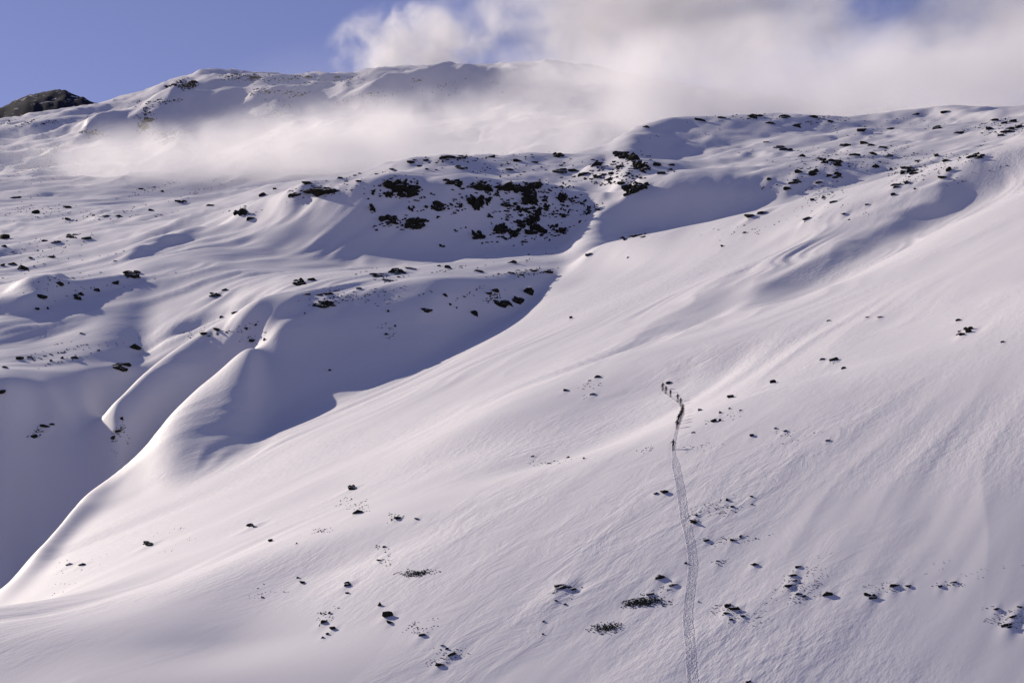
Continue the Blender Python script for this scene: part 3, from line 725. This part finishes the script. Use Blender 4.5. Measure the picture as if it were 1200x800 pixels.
def body(pose, mat):
    s_ = -1 if pose == 1 else 1
    if pose == 2: hr, hl = (0.46, 0.22, 1.12), (-0.44, 0.16, 1.16)
    else: hr, hl = ((0.30, 0.36, 1.12), (-0.30, 0.10, 0.98))
    if s_ < 0: hr, hl = (0.30, 0.10, 0.98), (-0.30, 0.36, 1.12)
    er = (0.34 if pose == 2 else 0.30, 0.02 if hr[1] > 0.2 else -0.10, 1.16); el = (-0.34 if pose == 2 else -0.30, 0.02 if hl[1] > 0.2 else -0.10, 1.16)
    v = [(0,0,.95),(0,.04,1.15),(0,.09,1.36),(0,.12,1.50),(0,.135,1.57),(0,.155,1.66),(0,.16,1.73),
         (.10,0,.90),(.11,.16*s_+.03,.52),(.11,.09*s_-.02,.14),(.11,.09*s_+.14,.08),
         (-.10,0,.90),(-.11,-.02*s_+.02,.50),(-.11,-.20*s_+.0,.16),(-.11,-.20*s_+.16,.08),
         (.17,.09,1.41),er,hr,(-.17,.09,1.41),el,hl, (0,.245,1.64)]
    e = [(0,1),(1,2),(2,3),(3,4),(4,5),(5,6),(0,7),(7,8),(8,9),(9,10),(0,11),(11,12),(12,13),(13,14),(2,15),(15,16),(16,17),(2,18),(18,19),(19,20),(5,21)]
    r = [(.16,.12),(.15,.12),(.17,.13),.06,.075,.095,.06,.10,.075,.058,.05,.10,.075,.058,.05,.08,.058,.042,.08,.058,.042,.022]
    return skin_mesh('body', v, e, r, mat), hr, hl
def tube(p0, p1, r0, r1, n=6):
    p0, p1 = np.array(p0, float), np.array(p1, float); d = p1-p0; d /= np.linalg.norm(d)
    a = np.cross(d, [0, 0, 1] if abs(d[2]) < .9 else [1, 0, 0]); a /= np.linalg.norm(a); b = np.cross(d, a)
    V_, F_ = [], []
    for p, r in ((p0, r0), (p1, r1)):
        for i in range(n): t = 2*math.pi*i/n; V_.append(p+r*(math.cos(t)*a+math.sin(t)*b))
    for i in range(n): F_.append([i, (i+1) % n, n+(i+1) % n, n+i])
    F_ += [list(range(n))[::-1], list(range(n, 2*n))]
    return V_, F_
def join(parts):
    VV, FF = [], []
    for V_, F_ in parts:
        k = len(VV); VV += list(V_); FF += [[i+k for i in f] for f in F_]
    return VV, FF
def pole_mesh(h, side, mat):
    tip = (h[0]+0.05*side, h[1]-0.32, 0.02)
    d = np.array(tip)-np.array(h); bk = np.array(h)+d*0.93
    return poly_mesh('ski_pole', *join([tube(np.array(h)-d*0.06, tip, .014, .009), tube(bk, bk+d*0.012, .05, .05, 8)]), POLE)
def glove_mesh(h, side, mat):
    h = np.array(h); ps = [tube(h+[0, -.05, 0], h+[0, .035, 0], .040, .044)]
    for i, L in enumerate((.052, .062, .058, .046)):     # four fingers bent round the pole
        a = h+np.array([-.030*side, .035, .034-.023*i]); b = a+np.array([.014*side, L*.7, 0]); c_ = b+np.array([.038*side, -.012, -.004])
        ps += [tube(a, b, .012, .011, 5), tube(b, c_, .011, .009, 5)]
    a = h+np.array([-.03*side, -.005, .03]); ps.append(tube(a, a+np.array([.05*side, .05, .018]), .013, .010, 5))
    return poly_mesh('glove', *join(ps), mat)
def ski_mesh(mat):
    V_, F_ = [], []; ys = [-.80, -.4, 0, .4, .70, .82, .90]; zs = [0, 0, 0, 0, .01, .05, .11]; wd = [.045, .042, .038, .042, .05, .042, .015]
    for y, z, w in zip(ys, zs, wd):
        V_ += [(-w, y, z), (w, y, z), (w, y, z+.02), (-w, y, z+.02)]
    for i in range(len(ys)-1):
        for a in range(4): b = (a+1) % 4; F_.append([4*i+a, 4*i+b, 4*i+4+b, 4*i+4+a])
    F_ += [[0, 3, 2, 1], [24, 25, 26, 27]]
    return poly_mesh('ski', V_, F_, mat)
def pack_mesh(mat):
    bm = bmesh.new(); bmesh.ops.create_cube(bm, size=1)
    for v in bm.verts: v.co.x *= 0.30 if v.co.z < 0 else 0.25; v.co.y *= 0.19 if v.co.z < 0 else 0.13; v.co.z *= 0.50
    bmesh.ops.bevel(bm, geom=bm.edges[:], offset=0.05, segments=2, affect='EDGES')
    bmesh.ops.translate(bm, vec=(0, -0.125, 1.28), verts=bm.verts)
    me = bpy.data.meshes.new('backpack'); bm.to_mesh(me); bm.free(); me.materials.append(mat); return me
def hat_mesh(mat):
    bm = bmesh.new(); bmesh.ops.create_uvsphere(bm, u_segments=12, v_segments=8, radius=0.118)
    bmesh.ops.delete(bm, geom=[v for v in bm.verts if v.co.z < -0.03], context='VERTS')
    bmesh.ops.translate(bm, vec=(0, .15, 1.70), verts=bm.verts)
    me = bpy.data.meshes.new('hat'); bm.to_mesh(me); bm.free(); me.materials.append(mat); return me
def goggle_mesh(mat):
    V_, F_ = [], []
    for i in range(7):
        t = math.pi*(0.15+0.7*i/6); x, y = 0.108*math.cos(t), 0.15+0.112*math.sin(t)
        V_ += [(x, y, 1.66), (x, y, 1.70)]
    F_ = [[2*i, 2*i+1, 2*i+3, 2*i+2] for i in range(6)]
    return poly_mesh('goggles', V_, F_, mat)
POLE = plain('pole_metal', (0.05, 0.05, 0.055), 0.4, 0.6)
CL = [plain('jacket_black', (0.016, 0.015, 0.018)), plain('jacket_navy', (0.014, 0.017, 0.035)), plain('jacket_maroon', (0.04, 0.012, 0.014)), plain('jacket_green', (0.014, 0.022, 0.018))]
PK = [plain('pack_dark', (0.02, 0.02, 0.024)), plain('pack_rust', (0.06, 0.02, 0.014)), plain('pack_blue', (0.014, 0.022, 0.05))]
SKI = plain('ski_dark', (0.02, 0.02, 0.024), 0.4); HAT = plain('hat_dark', (0.018, 0.017, 0.02)); GLOVE = plain('glove_black', (0.012, 0.012, 0.013)); GOG = plain('goggle_lens', (0.03, 0.025, 0.02), 0.15)
SKIER_PX = [(776,457.6),(780.7,461.2),(786,465.2),(794,470.8),(797.6,475.6),(802,482),(801.4,485.4),(800,489.6),(798.2,493.4),(796.5,497),(794.6,502.2),(788,526.8)]
ORD = ['leading skier at the head of the climbing line, below the dark rock', 'second skier in the climbing line counted from its head', 'third skier in the climbing line counted from its head', 'fourth skier in the climbing line, first after the gap',
 'fifth skier in the climbing line counted from its head', 'sixth skier in the line, at the bend of the track', 'seventh skier in the line, just below the bend', 'eighth skier in the line, amid the tight bunch',
 'ninth skier in the line, amid the tight bunch', 'tenth skier in the line, last but one of the bunch', 'eleventh skier, at the tail of the tight bunch', 'last skier alone well behind the bunch, arms held out with poles']
bodies, glv, pol = {}, {}, {}
skim, hatm, gogm = ski_mesh(SKI), hat_mesh(HAT), goggle_mesh(GOG)
packs = [pack_mesh(m) for m in PK]
for n, (px, py) in enumerate(SKIER_PX):
    p = pick(Z, px, py)
    k = int(np.argmin(np.hypot(TRK[:, 0]-p[0], TRK[:, 1]-p[1]))); k = min(max(k, 1), len(TRK)-2)
    hx, hy = TRK[min(k+3, len(TRK)-1)]-TRK[max(k-3, 0)]
    L = math.hypot(hx, hy); hx /= L; hy /= L
    if n == 0: hx, hy = 0.25, 0.97
    x, y = TRK[k]; gz = float(ground(Z, np.array(x), np.array(y)))+0.05
    g1 = float(ground(Z, np.array(x+hx), np.array(y+hy))); g0 = float(ground(Z, np.array(x-hx), np.array(y-hy)))
    pitch = math.atan((g1-g0)/2)
    root = bpy.data.objects.new('person', None); C.objects.link(root); root.empty_display_size = 0.3
    root.location = (x, y, gz); root.rotation_euler = (0, 0, math.atan2(-hx, hy))
    s_ = 1.0 + 0.05*math.sin(n*2.3); root.scale = (s_*1.13,)*3
    pose = 2 if n in (11, 5) else n % 2; ci = (n*3) % 4
    if (pose, ci) not in bodies: bodies[pose, ci] = body(pose, CL[ci])
    bm_, hr, hl = bodies[pose, ci]
    if pose not in glv:
        glv[pose] = (glove_mesh(hr, 1, GLOVE), glove_mesh(hl, -1, GLOVE)); pol[pose] = (pole_mesh(hr, 1, POLE), pole_mesh(hl, -1, POLE))
    def part(nm, me, par=root):
        o_ = bpy.data.objects.new(nm, me); C.objects.link(o_); o_.parent = par; return o_
    bd_ = part('body', bm_); part('hat', hatm); part('goggles', gogm); part('backpack', packs[n % 3])
    part('glove', glv[pose][0]); part('glove', glv[pose][1]); part('ski_pole', pol[pose][0]); part('ski_pole', pol[pose][1])
    sg = -1 if pose == 1 else 1
    for sd in (1, -1):
        o_ = part('ski', skim); o_.location = (0.11*sd, 0.06*sg*sd+0.05, 0.0); o_.rotation_euler = (pitch, 0, 0)
    tag(root, ORD[n], 'person', 'skiers climbing the track in a line')

# ------------------------------------------------------------------ clouds
def cloud(name, label, px, py, D, rx, ry, dep, dens, nscale, amp, feather, seed, sh=0.0, anis=0.35):
    m, t, o = nt('cloud_vapour')
    k = D/F; S = (rx*k, dep, ry*k)
    tc = N(t, 'ShaderNodeTexCoord')
    ln = N(t, 'ShaderNodeVectorMath', operation='LENGTH'); t.links.new(tc.outputs['Object'], ln.inputs[0])
    mp = N(t, 'ShaderNodeMapping'); mp.inputs['Scale'].default_value = S; mp.inputs['Location'].default_value = (seed*371.0, seed*113.0, seed*57.0)
    t.links.new(tc.outputs['Object'], mp.inputs['Vector'])
    ns = N(t, 'ShaderNodeTexNoise'); ns.inputs['Scale'].default_value = 1.0/nscale; ns.inputs['Detail'].default_value = 6.0; ns.inputs['Roughness'].default_value = 0.62; ns.inputs['Distortion'].default_value = 0.4
    t.links.new(mp.outputs[0], ns.inputs['Vector'])
    a = N(t, 'ShaderNodeMath', operation='MULTIPLY_ADD'); t.links.new(ns.outputs[0], a.inputs[0]); a.inputs[1].default_value = amp; a.inputs[2].default_value = 1.0-0.5*amp
    d = N(t, 'ShaderNodeMath', operation='SUBTRACT'); t.links.new(a.outputs[0], d.inputs[0]); t.links.new(ln.outputs['Value'], d.inputs[1])
    r1 = N(t, 'ShaderNodeMapRange', interpolation_type='SMOOTHSTEP'); r1.inputs[1].default_value = 0.0; r1.inputs[2].default_value = feather; t.links.new(d.outputs[0], r1.inputs[0])
    r2 = N(t, 'ShaderNodeMapRange', interpolation_type='SMOOTHSTEP'); r2.inputs[1].default_value = 1.0; r2.inputs[2].default_value = 0.8; t.links.new(ln.outputs['Value'], r2.inputs[0])
    mu = N(t, 'ShaderNodeMath', operation='MULTIPLY'); t.links.new(r1.outputs[0], mu.inputs[0]); t.links.new(r2.outputs[0], mu.inputs[1])
    m2 = N(t, 'ShaderNodeMath', operation='MULTIPLY'); t.links.new(mu.outputs[0], m2.inputs[0]); m2.inputs[1].default_value = dens
    pv = N(t, 'ShaderNodeVolumePrincipled'); pv.inputs['Color'].default_value = (1.0, 1.0, 1.0, 1); pv.inputs['Anisotropy'].default_value = anis
    t.links.new(m2.outputs[0], pv.inputs['Density']); t.links.new(pv.outputs[0], o.inputs['Volume'])
    bm = bmesh.new(); bmesh.ops.create_icosphere(bm, subdivisions=3, radius=1.02)
    me = bpy.data.meshes.new(name); bm.to_mesh(me); bm.free(); me.materials.append(m)
    ob = bpy.data.objects.new(name, me); C.objects.link(ob)
    ob.location = ((px-600)/F*D, D, (YH-py)/F*D); ob.scale = S; ob.rotation_euler = (0, math.radians(sh), 0)
    tag(ob, label, 'cloud', kind='stuff')
cloud('fog', 'bright fog lying in the valley before the far mountain', 450, 188, 2950, 430, 52, 380, 0.015, 120, 2.0, 1.2, 1, -5)
cloud('fog', 'thin mist drifting over the snowfield by the low mound', 150, 190, 3000, 220, 32, 260, 0.009, 110, 2.0, 1.2, 8, -3)
cloud('fog', 'white fog filling the gap behind the ridge crest', 850, 122, 3300, 350, 95, 360, 0.009, 170, 2.0, 1.1, 2, -5)
cloud('cloud', 'pale cloud hanging over the rolling plateau skyline', 1110, 105, 3600, 350, 92, 320, 0.009, 190, 2.1, 1.1, 3, -8)
cloud('cloud', 'broad cloud rising above the fog at the top of the view', 770, 10, 5600, 310, 105, 420, 0.010, 200, 2.6, 1.3, 4, 0)
cloud('cloud', 'rounded puff of cloud just behind the mountain skyline', 485, 62, 6200, 110, 62, 260, 0.012, 120, 3.4, 1.3, 5, 0)
cloud('cloud', 'thin cloud veiling the end of the mountain top', 680, 98, 3900, 150, 55, 280, 0.007, 110, 2.4, 1.2, 6, -4)
cloud('cloud', 'grey-white cloud beyond the blue gap in the sky', 1215, 15, 5000, 200, 95, 320, 0.008, 190, 2.4, 1.2, 7, -14)
cloud('mist', 'faint mist softening the whole far mountain', 450, 130, 3650, 350, 95, 260, 0.0006, 300, 0.8, 1.0, 9, -4)
